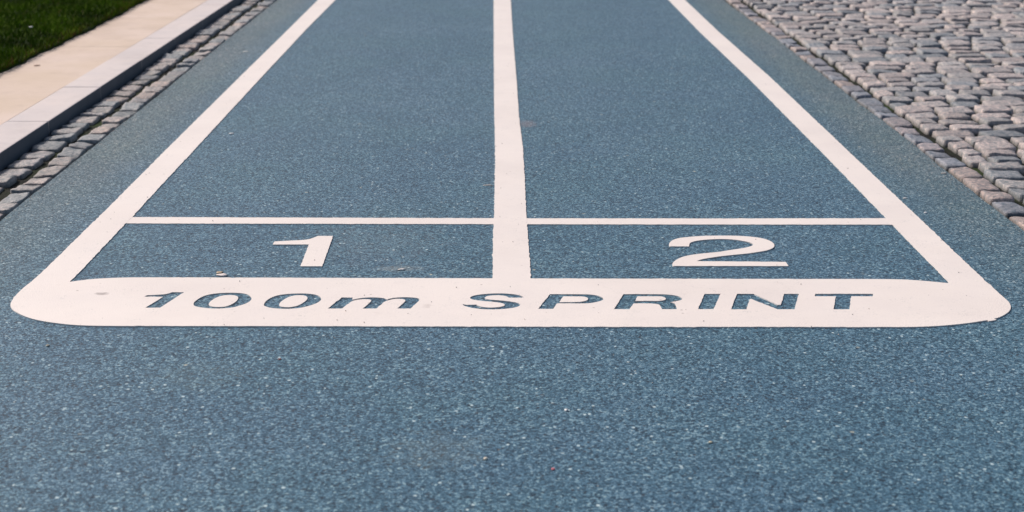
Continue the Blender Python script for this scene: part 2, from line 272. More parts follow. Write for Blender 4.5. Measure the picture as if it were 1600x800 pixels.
  'S': [[[0.066,3.4404],[0.0652,3.4439],[0.0643,3.447],[0.0632,3.4497],[0.0621,3.4518],[0.0589,3.4556],[0.0557,3.4588],[0.0524,3.4615],[0.0491,3.4637],[0.0451,3.466],[0.041,3.4679],[0.0369,3.4693],[0.0328,3.4706],[0.0274,3.4721],[0.0221,3.4733],[0.0167,3.4742],[0.0114,3.4749],[0.0052,3.4752],[-0.001,3.4753],[-0.0071,3.475],[-0.0133,3.4745],[-0.0195,3.4736],[-0.0257,3.4725],[-0.0318,3.4711],[-0.038,3.4694],[-0.0429,3.4677],[-0.0478,3.4658],[-0.0527,3.4634],[-0.0576,3.4606],[-0.0603,3.4587],[-0.0629,3.4565],[-0.0655,3.4537],[-0.0681,3.4503],[-0.0691,3.4485],[-0.0701,3.4462],[-0.0709,3.4434],[-0.0711,3.44],[-0.0708,3.4366],[-0.0699,3.4337],[-0.0688,3.4314],[-0.0677,3.4298],[-0.0643,3.4265],[-0.0608,3.4241],[-0.0573,3.4222],[-0.0537,3.4206],[-0.0476,3.418],[-0.0415,3.4158],[-0.0354,3.4138],[-0.0293,3.4118],[-0.0236,3.4101],[-0.018,3.4086],[-0.0123,3.407],[-0.0066,3.4052],[-0.0026,3.4037],[0.0015,3.402],[0.0055,3.4],[0.0095,3.3975],[0.0112,3.3961],[0.0129,3.3943],[0.0145,3.3919],[0.0159,3.389],[0.0164,3.3874],[0.0168,3.3852],[0.0169,3.383],[0.0167,3.381],[0.0159,3.3785],[0.0149,3.3766],[0.0138,3.3752],[0.0126,3.3741],[0.0103,3.372],[0.0079,3.3702],[0.0054,3.3688],[0.003,3.3677],[-0.001,3.3661],[-0.005,3.3649],[-0.009,3.3639],[-0.013,3.3633],[-0.017,3.3631],[-0.021,3.3632],[-0.025,3.3636],[-0.029,3.3644],[-0.0322,3.3654],[-0.0354,3.3668],[-0.0386,3.3684],[-0.0418,3.3704],[-0.0439,3.3718],[-0.0459,3.3735],[-0.048,3.3755],[-0.0499,3.3779],[-0.0511,3.3795],[-0.0521,3.3815],[-0.0531,3.3838],[-0.0541,3.3863],[-0.079,3.3845],[-0.0895,3.3895],[-0.0886,3.386],[-0.0876,3.3828],[-0.0865,3.3801],[-0.0852,3.378],[-0.082,3.3741],[-0.0788,3.3709],[-0.0755,3.3681],[-0.0722,3.3656],[-0.0682,3.3629],[-0.0641,3.3605],[-0.0601,3.3585],[-0.056,3.3567],[-0.0512,3.3548],[-0.0464,3.3531],[-0.0416,3.3517],[-0.0368,3.3507],[-0.0309,3.3497],[-0.0249,3.349],[-0.0189,3.3487],[-0.0129,3.3486],[-0.007,3.3489],[-0.001,3.3494],[0.005,3.3503],[0.011,3.3514],[0.017,3.3528],[0.023,3.3545],[0.029,3.3566],[0.035,3.3592],[0.0386,3.3611],[0.0423,3.3635],[0.0459,3.3664],[0.0495,3.3699],[0.0513,3.372],[0.053,3.3746],[0.0546,3.3779],[0.0558,3.3823],[0.0559,3.3853],[0.0555,3.3884],[0.0547,3.3912],[0.0538,3.3933],[0.0518,3.3965],[0.0496,3.3989],[0.0473,3.4007],[0.0451,3.4024],[0.0411,3.405],[0.0371,3.4072],[0.033,3.4092],[0.029,3.411],[0.0241,3.413],[0.0193,3.4147],[0.0144,3.4163],[0.0096,3.4177],[0.0039,3.4192],[-0.0018,3.4206],[-0.0075,3.4219],[-0.0132,3.4234],[-0.0168,3.4244],[-0.0205,3.4254],[-0.0242,3.4267],[-0.0278,3.4286],[-0.0292,3.4295],[-0.0305,3.4309],[-0.0318,3.4329],[-0.0328,3.4358],[-0.0331,3.4382],[-0.033,3.4411],[-0.0326,3.4438],[-0.032,3.446],[-0.0308,3.4488],[-0.0294,3.451],[-0.0279,3.4526],[-0.0264,3.4537],[-0.0231,3.4556],[-0.0199,3.4571],[-0.0166,3.4581],[-0.0133,3.4589],[-0.0092,3.4596],[-0.0051,3.46],[-0.001,3.4601],[0.0031,3.4598],[0.0068,3.4592],[0.0105,3.4582],[0.0142,3.4568],[0.0179,3.4551],[0.0195,3.4539],[0.0212,3.4524],[0.0228,3.4505],[0.0244,3.4483],[0.0253,3.4468],[0.0261,3.445],[0.0269,3.4429],[0.0276,3.4406]]],
  'P': [[[0.0995,3.3524],[0.1331,3.4685],[0.1561,3.4688],[0.1792,3.4685],[0.2022,3.4678],[0.2251,3.4665],[0.2305,3.466],[0.2358,3.465],[0.241,3.4634],[0.2462,3.4612],[0.2502,3.4591],[0.2542,3.4564],[0.258,3.453],[0.2617,3.4487],[0.264,3.4459],[0.2662,3.4425],[0.2679,3.438],[0.2687,3.4317],[0.2682,3.4269],[0.2667,3.4227],[0.2647,3.4192],[0.2628,3.4165],[0.2594,3.4125],[0.2559,3.4095],[0.2524,3.4071],[0.249,3.4049],[0.2448,3.4023],[0.2406,3.3999],[0.2364,3.3979],[0.2323,3.3964],[0.2274,3.3952],[0.2225,3.3944],[0.2176,3.394],[0.2128,3.394],[0.149,3.3943],[0.1378,3.3523]],[[0.1668,3.4502],[0.2094,3.45],[0.2131,3.4499],[0.2168,3.449],[0.2204,3.4473],[0.2238,3.4448],[0.2255,3.4431],[0.227,3.4407],[0.2283,3.4376],[0.2292,3.4335],[0.2293,3.4305],[0.2289,3.4271],[0.2282,3.424],[0.2273,3.4217],[0.2249,3.4181],[0.2223,3.4154],[0.2196,3.4134],[0.217,3.4116],[0.2137,3.4096],[0.2103,3.4079],[0.207,3.4066],[0.2037,3.4056],[0.1551,3.4044]]],
  'R': [[[0.2891,3.3491],[0.3223,3.4676],[0.3475,3.4678],[0.3725,3.4675],[0.3976,3.4668],[0.4226,3.4656],[0.4283,3.465],[0.4339,3.4641],[0.4395,3.4626],[0.4451,3.4608],[0.449,3.4591],[0.4529,3.4571],[0.4567,3.4545],[0.4604,3.4514],[0.4626,3.449],[0.4648,3.446],[0.4668,3.4425],[0.4686,3.4385],[0.4691,3.4367],[0.4695,3.4343],[0.4695,3.4317],[0.4691,3.4292],[0.4677,3.4254],[0.4662,3.4223],[0.4645,3.4199],[0.4628,3.418],[0.4597,3.4154],[0.4567,3.4136],[0.4536,3.4121],[0.4505,3.4105],[0.4466,3.4083],[0.4427,3.4061],[0.4388,3.404],[0.4349,3.402],[0.4378,3.4014],[0.4405,3.3998],[0.443,3.3973],[0.4453,3.3939],[0.4461,3.3915],[0.4466,3.3882],[0.4468,3.3843],[0.4469,3.3804],[0.4468,3.3725],[0.4466,3.3645],[0.4461,3.3564],[0.4454,3.3483],[0.4088,3.3485],[0.4085,3.3541],[0.4081,3.3597],[0.4077,3.3652],[0.4072,3.3706],[0.4069,3.3741],[0.4066,3.3777],[0.4061,3.3808],[0.4053,3.3831],[0.4033,3.3858],[0.4011,3.3875],[0.3987,3.3886],[0.3964,3.3896],[0.3929,3.391],[0.3894,3.392],[0.3858,3.3928],[0.3822,3.3932],[0.3419,3.3934],[0.3274,3.3489]],[[0.356,3.4493],[0.4094,3.4501],[0.4131,3.4497],[0.4166,3.4485],[0.4201,3.4466],[0.4234,3.4438],[0.4248,3.4421],[0.426,3.4397],[0.4269,3.4365],[0.4274,3.4325],[0.4271,3.4296],[0.4264,3.4267],[0.4253,3.4241],[0.4243,3.4223],[0.4216,3.4194],[0.419,3.4173],[0.4163,3.4159],[0.4137,3.4147],[0.4103,3.4135],[0.407,3.4127],[0.4037,3.4123],[0.4004,3.4123],[0.3478,3.4135]]],
  'I': [[[0.4981,3.348],[0.5318,3.4692],[0.573,3.469],[0.5372,3.3478]]],
  'N': [[[0.5801,3.3466],[0.615,3.4688],[0.6579,3.4686],[0.7032,3.3806],[0.7112,3.3806],[0.7371,3.4683],[0.7742,3.4681],[0.7389,3.3458],[0.6966,3.346],[0.6436,3.4284],[0.6406,3.4248],[0.6192,3.3464]]],
  'T': [[[0.8112,3.4481],[0.8162,3.4679],[0.9655,3.4672],[0.9597,3.4474],[0.9047,3.4477],[0.8755,3.3452],[0.8355,3.3454],[0.8653,3.4479]]],
  'digit1': [[[-0.6467,3.9236],[-0.6456,3.9551],[-0.634,3.9575],[-0.6224,3.9598],[-0.6108,3.962],[-0.5992,3.9642],[-0.5914,3.9654],[-0.5837,3.9664],[-0.576,3.9676],[-0.5683,3.9694],[-0.5634,3.971],[-0.5585,3.9729],[-0.5538,3.9754],[-0.5491,3.9787],[-0.5462,3.9817],[-0.5434,3.9855],[-0.5407,3.9897],[-0.538,3.994],[-0.5352,3.9985],[-0.5325,4.0031],[-0.5298,4.0079],[-0.5272,4.0129],[-0.4831,4.0128],[-0.4796,3.7124],[-0.539,3.7126],[-0.5432,3.9245]]],
  'digit2': [[[0.5479,3.8997],[0.4927,3.901],[0.4921,3.9047],[0.4918,3.9088],[0.4917,3.9133],[0.4919,3.9181],[0.4923,3.9218],[0.4929,3.9255],[0.4938,3.9291],[0.4947,3.9324],[0.4966,3.9388],[0.4987,3.9449],[0.5008,3.9506],[0.503,3.9555],[0.5064,3.9614],[0.5098,3.9664],[0.5133,3.9708],[0.5167,3.9747],[0.5208,3.9787],[0.5249,3.9822],[0.529,3.9851],[0.533,3.9875],[0.5387,3.9903],[0.5443,3.9925],[0.5499,3.9944],[0.5554,3.9963],[0.5619,3.9984],[0.5683,4.0005],[0.5747,4.0023],[0.5811,4.0039],[0.5896,4.0057],[0.598,4.0073],[0.6064,4.0087],[0.6148,4.0097],[0.6231,4.0103],[0.6314,4.0106],[0.6397,4.0107],[0.6479,4.0108],[0.6538,4.0108],[0.6596,4.0108],[0.6655,4.0107],[0.6713,4.0107],[0.6754,4.0107],[0.6796,4.0108],[0.6837,4.0108],[0.6878,4.0106],[0.6959,4.0097],[0.704,4.0086],[0.712,4.0073],[0.7199,4.0057],[0.7259,4.0043],[0.7318,4.0026],[0.7376,4.0007],[0.7434,3.9985],[0.7492,3.996],[0.7549,3.9934],[0.7605,3.9903],[0.766,3.9866],[0.7703,3.983],[0.7745,3.9789],[0.7786,3.9742],[0.7824,3.9689],[0.785,3.9647],[0.7875,3.9599],[0.7897,3.9545],[0.7917,3.9485],[0.7929,3.944],[0.7939,3.9389],[0.7946,3.9333],[0.7951,3.9271],[0.7951,3.9229],[0.7949,3.9183],[0.7944,3.9133],[0.7937,3.9083],[0.7926,3.9037],[0.7914,3.8991],[0.7899,3.895],[0.7884,3.8913],[0.7858,3.8862],[0.7833,3.8818],[0.7807,3.8779],[0.7781,3.8745],[0.7741,3.87],[0.7702,3.866],[0.7664,3.8626],[0.7626,3.8595],[0.7572,3.8558],[0.7518,3.8525],[0.7465,3.8496],[0.7412,3.8469],[0.7325,3.8424],[0.7239,3.8381],[0.7153,3.8341],[0.7067,3.8305],[0.6983,3.8274],[0.69,3.8248],[0.6817,3.8223],[0.6734,3.8197],[0.6651,3.8171],[0.6568,3.8145],[0.6485,3.8118],[0.6402,3.809],[0.6364,3.8077],[0.6325,3.8063],[0.6287,3.8047],[0.6248,3.8031],[0.6164,3.7994],[0.608,3.7957],[0.5996,3.7918],[0.5912,3.7877],[0.5849,3.7845],[0.5786,3.7813],[0.5722,3.7777],[0.5658,3.7733],[0.5617,3.7699],[0.5577,3.7659],[0.5535,3.7612],[0.5495,3.7559],[0.795,3.748],[0.7952,3.7094],[0.4828,3.7108],[0.4814,3.7107],[0.4802,3.7115],[0.4791,3.7133],[0.4784,3.7159],[0.4781,3.7189],[0.4783,3.7225],[0.4788,3.7263],[0.4794,3.73],[0.4806,3.735],[0.4819,3.7397],[0.4834,3.7442],[0.485,3.7483],[0.4874,3.7542],[0.49,3.7596],[0.4926,3.7647],[0.4952,3.7694],[0.499,3.7754],[0.5027,3.781],[0.5065,3.7861],[0.5103,3.7907],[0.5148,3.7955],[0.5192,3.7997],[0.5236,3.8035],[0.528,3.8068],[0.5336,3.8105],[0.5391,3.8137],[0.5446,3.8165],[0.5501,3.8192],[0.5559,3.8218],[0.5617,3.8241],[0.5676,3.8263],[0.5734,3.8284],[0.5796,3.8305],[0.5858,3.8325],[0.592,3.8345],[0.5982,3.8365],[0.6044,3.8384],[0.6107,3.8403],[0.6169,3.8423],[0.6232,3.8446],[0.6292,3.8473],[0.6353,3.8504],[0.6414,3.8535],[0.6476,3.8567],[0.6519,3.8589],[0.6562,3.8611],[0.6605,3.8634],[0.6648,3.8655],[0.6713,3.8685],[0.6778,3.8714],[0.6842,3.8744],[0.6907,3.8777],[0.6965,3.8808],[0.7022,3.884],[0.708,3.8876],[0.7139,3.8916],[0.7174,3.8945],[0.721,3.8978],[0.7247,3.9015],[0.7283,3.9057],[0.7298,3.9076],[0.7313,3.9098],[0.7328,3.9125],[0.7341,3.916],[0.7347,3.9184],[0.7351,3.9212],[0.7352,3.9237],[0.735,3.9257],[0.7337,3.9303],[0.7322,3.9342],[0.7304,3.9374],[0.7285,3.9401],[0.7245,3.9445],[0.7202,3.9482],[0.7159,3.9515],[0.7115,3.9546],[0.706,3.9584],[0.7005,3.9621],[0.6949,3.9653],[0.6892,3.9681],[0.6835,3.9702],[0.6776,3.9718],[0.6716,3.9731],[0.6657,3.9741],[0.66,3.9748],[0.6542,3.9752],[0.6485,3.9754],[0.6426,3.9753],[0.6377,3.975],[0.6327,3.9743],[0.6277,3.9734],[0.6226,3.9725],[0.6167,3.9713],[0.6108,3.97],[0.6049,3.9685],[0.5989,3.9667],[0.5938,3.965],[0.5886,3.9631],[0.5834,3.9608],[0.5782,3.9581],[0.5742,3.9557],[0.5701,3.9529],[0.566,3.9496],[0.5619,3.9454],[0.5596,3.9426],[0.5572,3.9392],[0.5549,3.9348],[0.5528,3.9293],[0.5511,3.9224],[0.5496,3.9149],[0.5485,3.9072]]],
  'band': [[[-1.1284,3.5772],[-1.2296,3.5793],[-1.2319,3.5572],[-1.2334,3.5338],[-1.2341,3.5092],[-1.2339,3.486],[-1.233,3.4617],[-1.2311,3.4365],[-1.2295,3.4223],[-1.227,3.4071],[-1.223,3.3911],[-1.219,3.3796],[-1.2139,3.3685],[-1.2086,3.359],[-1.2006,3.347],[-1.1926,3.337],[-1.1849,3.3283],[-1.1743,3.3171],[-1.1639,3.3073],[-1.1538,3.2985],[-1.1436,3.2906],[-1.1336,3.2837],[-1.1239,3.2777],[-1.1124,3.2714],[-1.1011,3.266],[-1.0899,3.2612],[-1.079,3.2568],[-1.0682,3.253],[-1.0574,3.2495],[-1.0469,3.2461],[-1.0364,3.2431],[-1.0261,3.2406],[-1.0139,3.2381],[-1.0018,3.2362],[-0.9899,3.2349],[-0.9691,3.2334],[-0.9484,3.2324],[-0.9277,3.2318],[-0.8892,3.2312],[-0.8508,3.231],[-0.8124,3.2308],[-0.7355,3.2301],[-0.6586,3.2294],[-0.5817,3.2287],[-0.4279,3.227],[-0.274,3.2253],[-0.1202,3.2235],[-0.0177,3.2222],[0.0849,3.2208],[0.1874,3.2197],[0.3669,3.2185],[0.5465,3.2175],[0.7261,3.2164],[0.803,3.2155],[0.8799,3.2144],[0.9569,3.2139],[0.9775,3.2141],[0.9983,3.2148],[1.0193,3.2163],[1.038,3.2184],[1.0568,3.2212],[1.0759,3.2247],[1.0931,3.2286],[1.1106,3.2332],[1.1282,3.2382],[1.1392,3.2418],[1.1504,3.2459],[1.1616,3.2501],[1.1724,3.2544],[1.1832,3.2588],[1.1941,3.2635],[1.1941,3.2607],[1.1944,3.2586],[1.1952,3.2574],[1.1977,3.257],[1.2006,3.2577],[1.2035,3.2588],[1.2078,3.2607],[1.2123,3.263],[1.2168,3.2658],[1.2131,3.2733],[1.2193,3.2767],[1.2258,3.2811],[1.2325,3.2865],[1.2391,3.2925],[1.246,3.2995],[1.2531,3.3074],[1.2589,3.3144],[1.2649,3.3223],[1.2709,3.3315],[1.2756,3.3398],[1.2802,3.3491],[1.2841,3.3589],[1.2877,3.3709],[1.2904,3.3826],[1.2924,3.3937],[1.2933,3.4024],[1.2934,3.4101],[1.2933,3.4176],[1.2933,3.4293],[1.2931,3.4409],[1.293,3.4526],[1.2926,3.4857],[1.2923,3.5195],[1.2919,3.5539],[1.1902,3.5543],[1.1816,3.5573],[1.173,3.5603],[1.1644,3.5632],[1.1557,3.5663],[1.147,3.5693],[1.1382,3.5722],[1.1252,3.576],[1.112,3.5797],[1.0987,3.5829],[1.0853,3.5856],[1.0717,3.5878],[1.0579,3.5892],[1.0241,3.5907],[0.9902,3.5914],[0.9562,3.5919],[0.9222,3.5923],[0.8881,3.5926],[0.8541,3.5929],[0.752,3.5939],[0.6499,3.5949],[0.5478,3.596],[0.3943,3.5977],[0.2409,3.5996],[0.0874,3.6015],[-0.0142,3.6031],[-0.1105,3.6042],[-0.2068,3.6054],[-0.3031,3.6066],[-0.4167,3.6082],[-0.5302,3.6099],[-0.6438,3.6115],[-0.7291,3.613],[-0.8144,3.6145],[-0.8996,3.6155],[-0.9279,3.6155],[-0.9561,3.615],[-0.9842,3.6142],[-0.9948,3.6136],[-1.0053,3.6127],[-1.0158,3.6116],[-1.0259,3.6103],[-1.036,3.6089],[-1.046,3.6073],[-1.0561,3.6054],[-1.0661,3.6034],[-1.0759,3.6007],[-1.0856,3.5971],[-1.095,3.593],[-1.1044,3.5887],[-1.1124,3.585],[-1.1204,3.5812]]],
  'left_line': [[[-1.2376,9.8896],[-1.2338,8.1751],[-1.2335,6.7675],[-1.23,5.0795],[-1.2266,4.3717],[-1.2268,4.0124],[-1.2268,3.6923],[-1.2296,3.5793]],[[-1.1167,9.8902],[-1.1284,8.5266],[-1.1281,6.7675],[-1.1253,5.236],[-1.1244,4.3713],[-1.1225,4.2274],[-1.1248,4.154],[-1.1261,3.8458],[-1.1263,3.6919],[-1.1284,3.5772]]],
  'right_line': [[[1.1822,9.9005],[1.182,8.3122],[1.1984,6.7674],[1.1977,5.0787],[1.1946,4.3632],[1.1932,4.2046],[1.193,4.1314],[1.1921,3.8772],[1.1918,3.6815],[1.1902,3.5543]],[[1.2951,9.901],[1.2924,8.3124],[1.3061,6.7674],[1.2987,5.0785],[1.2955,4.3628],[1.2943,4.096],[1.2921,3.681],[1.2919,3.5539]]],
  'centre_line': [[[-0.0274,9.8951],[-0.0223,8.3095],[-0.017,6.5909],[-0.015,5.9643],[-0.0113,5.5021],[-0.0094,4.948],[-0.0104,4.6187],[-0.011,4.3674],[-0.0117,4.2091],[-0.0134,4.1418],[-0.0143,3.8068],[-0.0142,3.6031]],[[0.0904,9.8956],[0.0874,8.3098],[0.0888,7.0499],[0.0891,6.5909],[0.0879,5.8248],[0.0939,5.211],[0.0918,4.7083],[0.0877,4.2889],[0.0881,4.208],[0.0881,4.1399],[0.0881,3.8691],[0.0879,3.669],[0.0874,3.6015]]],
  'cross_left': [[[-1.1225,4.2274],[-0.7426,4.2207],[-0.3495,4.2148],[-0.0117,4.2091],[-0.0134,4.1418],[-0.3442,4.1452],[-0.7311,4.1496],[-1.1248,4.154]]],
  'cross_right': [[[0.0881,4.208],[0.6324,4.2037],[1.1932,4.2046],[1.193,4.1314],[0.6228,4.135],[0.0881,4.1399]]],
}

# ---------------------------------------------------------------- setting
def sheet(name, x0, x1, y0, y1, z, mat):
    o = mesh_obj(name, [(x0, y0, z), (x1, y0, z), (x1, y1, z), (x0, y1, z)], [(0, 1, 2, 3)], mat)
    return tag(o, kind='structure')

sheet('ground', -400, 400, -400, 400, -.11, M['lawn'])

# the blue track: one long sheet with slightly ragged long edges
ys = np.concatenate([np.arange(-8, 1.5, .5), np.arange(1.5, 12, .02), np.arange(12, 61, .5)])
def wob(y, amp, seed):
    r = np.random.default_rng(seed); out = np.zeros_like(y)
    for f in (.9, 2.3, 5.1, 11., 27., 60.):
        out += amp * np.sin(y * f + r.uniform(0, 6.28)) / (f ** .35)
    return out
XL = -1.517 + wob(ys, .002, 1)
XR = 1.572 + wob(ys, .004, 2)
tv = []; tf = []
for i, y in enumerate(ys):
    tv += [(XL[i], y, -.06), (XL[i], y, 0), (XR[i], y, 0), (XR[i], y, -.06)]
    if i:
        b = 4 * i
        tf += [(b - 4, b - 3, b + 1, b), (b - 3, b - 2, b + 2, b + 1), (b - 2, b - 1, b + 3, b + 2)]
tag(mesh_obj('track', tv, [f[::-1] for f in tf], M['track']), kind='structure')

# setts ---------------------------------------------------------------
def stones(name, cells, res, depth=.05, mat=None):
    """cells: rows of (4 corner xy ccw, top height, tone rgb, edge rounding); one mesh"""
    n = res; u = np.linspace(-1, 1, n); uu, vv = np.meshgrid(u, u)
    e = 1 - (1 - np.abs(u)) ** 1.0
    VV = []; FF = []; TT = []; base = 0
    idx = np.arange(n * n).reshape(n, n)
    quads = np.stack([idx[:-1, :-1], idx[:-1, 1:], idx[1:, 1:], idx[1:, :-1]], -1).reshape(-1, 4)
    for cs, top, tone, rd in cells:
        cs = np.array(cs)
        # pull samples towards the rim, then round the plan corners
        su = np.sign(uu) * np.abs(uu) ** .5; sv = np.sign(vv) * np.abs(vv) ** .5
        k = 1 - .06 * (np.abs(su) ** 4) * (np.abs(sv) ** 4)
        a = (su * k + 1) / 2; b = (sv * k + 1) / 2
        xy = ((1 - a)[..., None] * (1 - b)[..., None] * cs[0] + a[..., None] * (1 - b)[..., None] * cs[1]
              + a[..., None] * b[..., None] * cs[2] + (1 - a)[..., None] * b[..., None] * cs[3])
        ph = rng.uniform(0, 6.28, 6)
        ax, ay = xy[..., 0], xy[..., 1]
        lump = .8 * (.0028 * np.sin(ax * 47 + ph[0]) * np.sin(ay * 53 + ph[1]) + .0018 * np.sin(ax * 110 + ph[2] + ay * 40)
                + .0014 * np.sin(ay * 130 + ph[3]))
        m = np.maximum(np.abs(su), np.abs(sv))
        z = top + lump - rd * (np.abs(su) ** 9 + np.abs(sv) ** 9 + .40 * np.abs(vv) ** 2.5) + rng.normal(0, .0022) * su + rng.normal(0, .0022) * sv
        xy = xy + (.0012 * np.stack([np.sin(ay * 90 + ph[4]), np.sin(ax * 80 + ph[5])], -1))
        rim = m > .999
        z = np.where(rim, -depth, z)
        V = np.dstack([xy, z]).reshape(-1, 3)
        VV.append(V); FF.append(quads + base); TT.append(np.tile(tone, (n * n, 1))); base += n * n
    o = np_mesh(name, np.vstack(VV), np.vstack(FF), mat or M['stone'], True, np.vstack(TT))
    return tag(o, kind='structure')

TONES = [(.36, .33, .31), (.41, .355, .32), (.30, .30, .30), (.25, .27, .28), (.36, .34, .32), (.31, .31, .30), (.23, .26, .27)]
def tone(pal=TONES):
    t = np.array(pal[rng.integers(len(pal))]); return np.clip(t * rng.uniform(.82, 1.18), 0, .7)

def lane_of_setts(x0, x1, y0, y1, ln, gap, jit, top, rd, pal=TONES):
    out = []; y = y0
    while y < y1:
        l = ln * rng.uniform(.72, 1.3)
        j = lambda: rng.uniform(-jit, jit)
        g = gap * rng.uniform(.5, 1.2)
        sk = rng.uniform(-.010, .010)
        a0 = x0 + j() + .3 * gap; a1 = x1 + j() - .3 * gap
        out.append((((a0, y + g / 2 + j() * .4), (a1, y + g / 2 + sk), (a1 + j() * .5, y + l - g / 2 + sk), (a0 + j() * .5, y + l - g / 2 + j() * .4)),
                    top + rng.uniform(-.006, .005), tone(pal), rd * rng.uniform(.6, 1.3)))
        y += l
    return out

sheet('joint_bed', -1.765, -1.512, -6, 60, -.019, M['soil'])
cells = lane_of_setts(-1.752, -1.642, 1.0, 16, .122, .006, .007, -.001, .007)
cells += lane_of_setts(-1.613, -1.526, 1.0, 16, .132, .005, .005, .0, .006)
stones('gutter', cells, 11)

sheet('cobble_bed', 1.566, 14, -6, 60, -.022, M['soil'])
PR = [(.38, .365, .355), (.42, .385, .37), (.34, .345, .345), (.29, .31, .325), (.40, .38, .37), (.36, .36, .355), (.25, .28, .30), (.45, .41, .39)]
cells = lane_of_setts(1.591, 1.682, 1.0, 16, .155, .006, .006, .0, .007, [(.27, .28, .31), (.32, .30, .31), (.23, .26, .30), (.38, .33, .31)])
y = 2.2; row = 0
while y < 14.5:
    d = rng.uniform(.106, .134)
    x = 1.700 + rng.uniform(-.006, .012); xmax = 4.4 + max(0, y - 6) * .25
    first = True
    while x < xmax:
        l = rng.uniform(.125, .215)
        if first: l *= rng.uniform(.55, 1.1); first = False
        g = rng.uniform(.008, .020); gy = rng.uniform(-.003, .004); j = lambda: rng.normal(0, .0030)
        yw = lambda xx: .014 * math.sin(xx * 1.9 + y * .35) + .006 * math.sin(xx * 7 + y * 2)
        cells.append((((x + g / 2 + j(), y + gy / 2 + yw(x) + j() * .6), (x + l - g / 2 + j(), y + gy / 2 + yw(x + l) + j() * .6),
                       (x + l - g / 2 + j(), y + d - gy / 2 + yw(x + l) + j() * .6), (x + g / 2 + j(), y + d - gy / 2 + yw(x) + j() * .6)),
                      .002 + rng.normal(0, .0028), tone(PR), rng.uniform(.0035, .0065)))
        x += l
    y += d; row += 1
stones('cobbled_pavement', cells, 9)

# kerb and footway -----------------------------------------------------
KZ = .043
def box_rows(name, spans, x0, x1, z0, z1, mat, bev, drop=.003):
    """a row of blocks along Y with chamfered top edges and hairline joints"""
    V = []; F = []
    for (a, b) in spans:
        dz = rng.uniform(-.0012, .0012)
        ring = [(x0, z0), (x0, z1 - bev + dz), (x0 + bev, z1 + dz), (x1 - bev, z1 + dz), (x1 - bev * .3, z1 - bev * .35 + dz), (x1, z1 - bev + dz), (x1, z0)]
        n = len(ring); c = len(V)
        for yy, ins in ((a, 1), (a + .003, 0), (b - .003, 0), (b, 1)):
            for (x, z) in ring: V.append((x, yy, z - (drop if ins and z > z0 else 0)))
        for s in range(3):
            for i in range(n - 1):
                p = c + s * n + i; F.append((p, p + 1, p + n + 1, p + n))
        F.append(tuple(c + i for i in range(n))[::-1]); F.append(tuple(c + 3 * n + i for i in range(n)))
    return tag(mesh_obj(name, V, [f[::-1] for f in F], mat), kind='structure')
sp = []; y = 5.50 - .76 * 12
while y < 40: sp.append((y + .0022, y + .76 - .0022)); y += .76
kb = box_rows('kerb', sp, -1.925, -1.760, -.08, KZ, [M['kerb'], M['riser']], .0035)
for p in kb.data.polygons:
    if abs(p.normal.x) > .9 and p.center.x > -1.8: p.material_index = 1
sp = []; y = 5.2 - 1.14 * 9
while y < 40: sp.append((y + .0002, y + 1.14 - .0002)); y += 1.14
box_rows('footway', sp, -2.45, -1.9262, -.08, KZ - .002, M['paving'], .001, .0006)

# lawn: soil sheet with a scalloped lip and blades ----------------------
gy = np.arange(3, 16, .02)
edge = -2.300 - .016 * np.abs(np.sin(gy * 4.6 + .6 * np.sin(gy * 1.7))) - .008 * np.sin(gy * 2.1) + .004 * np.sin(gy * 31)
lv = []; lf = []
for i, y in enumerate(gy):
    lv += [(edge[i], y, KZ - .006), (edge[i] - .010, y, KZ + .014), (-14, y, KZ + .016)]
    if i:
        b = 3 * i; lf += [(b - 3, b - 2, b + 1, b), (b - 2, b - 1, b + 2, b + 1)]
tag(mesh_obj('lawn_soil', lv, lf, M['lawn']), kind='structure')

NB = 95000
by = rng.uniform(5.6, 12.2, NB)
bx = -2.300 - rng.uniform(0, 1, NB) ** 1.15 * 2.1
ei = np.interp(by, gy, edge)
bx = np.minimum(bx, ei - .004 * rng.uniform(0, 1, NB))
clump = .5 + .5 * np.sin(bx * 9 + 2 * np.sin(by * 5)) * np.sin(by * 11 + 1.5 * np.sin(bx * 8))
hgt = rng.uniform(.018, .045, NB) * (.7 + .5 * clump)
ang = rng.uniform(0, 2 * math.pi, NB); lean = rng.uniform(.1, .9, NB) * hgt
wd = rng.uniform(.0014, .0030, NB)
dx, dy = np.cos(ang), np.sin(ang); la = rng.uniform(0, 2 * math.pi, NB)
lx, ly = np.cos(la) * lean, np.sin(la) * lean
z0 = np.full(NB, KZ + .010)
P0 = np.stack([bx - dx * wd, by - dy * wd, z0], 1); P1 = np.stack([bx + dx * wd, by + dy * wd, z0], 1)
P2 = np.stack([bx + lx * .35 + dx * wd * .8, by + ly * .35 + dy * wd * .8, z0 + hgt * .6], 1)
P3 = np.stack([bx + lx * .35 - dx * wd * .8, by + ly * .35 - dy * wd * .8, z0 + hgt * .6], 1)
P4 = np.stack([bx + lx + dx * wd * .15, by + ly + dy * wd * .15, z0 + hgt], 1)
P5 = np.stack([bx + lx - dx * wd * .15, by + ly - dy * wd * .15, z0 + hgt], 1)
V = np.stack([P0, P1, P2, P3, P4, P5], 1).reshape(-1, 3)
bi = np.arange(NB)[:, None] * 6
Fq = np.concatenate([bi + np.array([[0, 1, 2, 3]]), bi + np.array([[3, 2, 4, 5]])], 0)
tn = np.array([.105, .175, .006])[None] * rng.uniform(.5, 1.5, (NB, 1)) * (.55 + .75 * clump[:, None])
dry = (rng.uniform(0, 1, NB) < .03 + .22 * np.exp((bx - ei) / .035))
tn[dry] = np.array([.16, .10, .03]) * rng.uniform(.5, 1.1, (dry.sum(), 1))
g = np_mesh('grass', V, Fq, M['grass'], False, np.repeat(tn, 6, 0))
tag(g, 'short dark green grass of the lawn beyond the pale paving, with a dry scalloped edge', 'grass', kind='stuff')

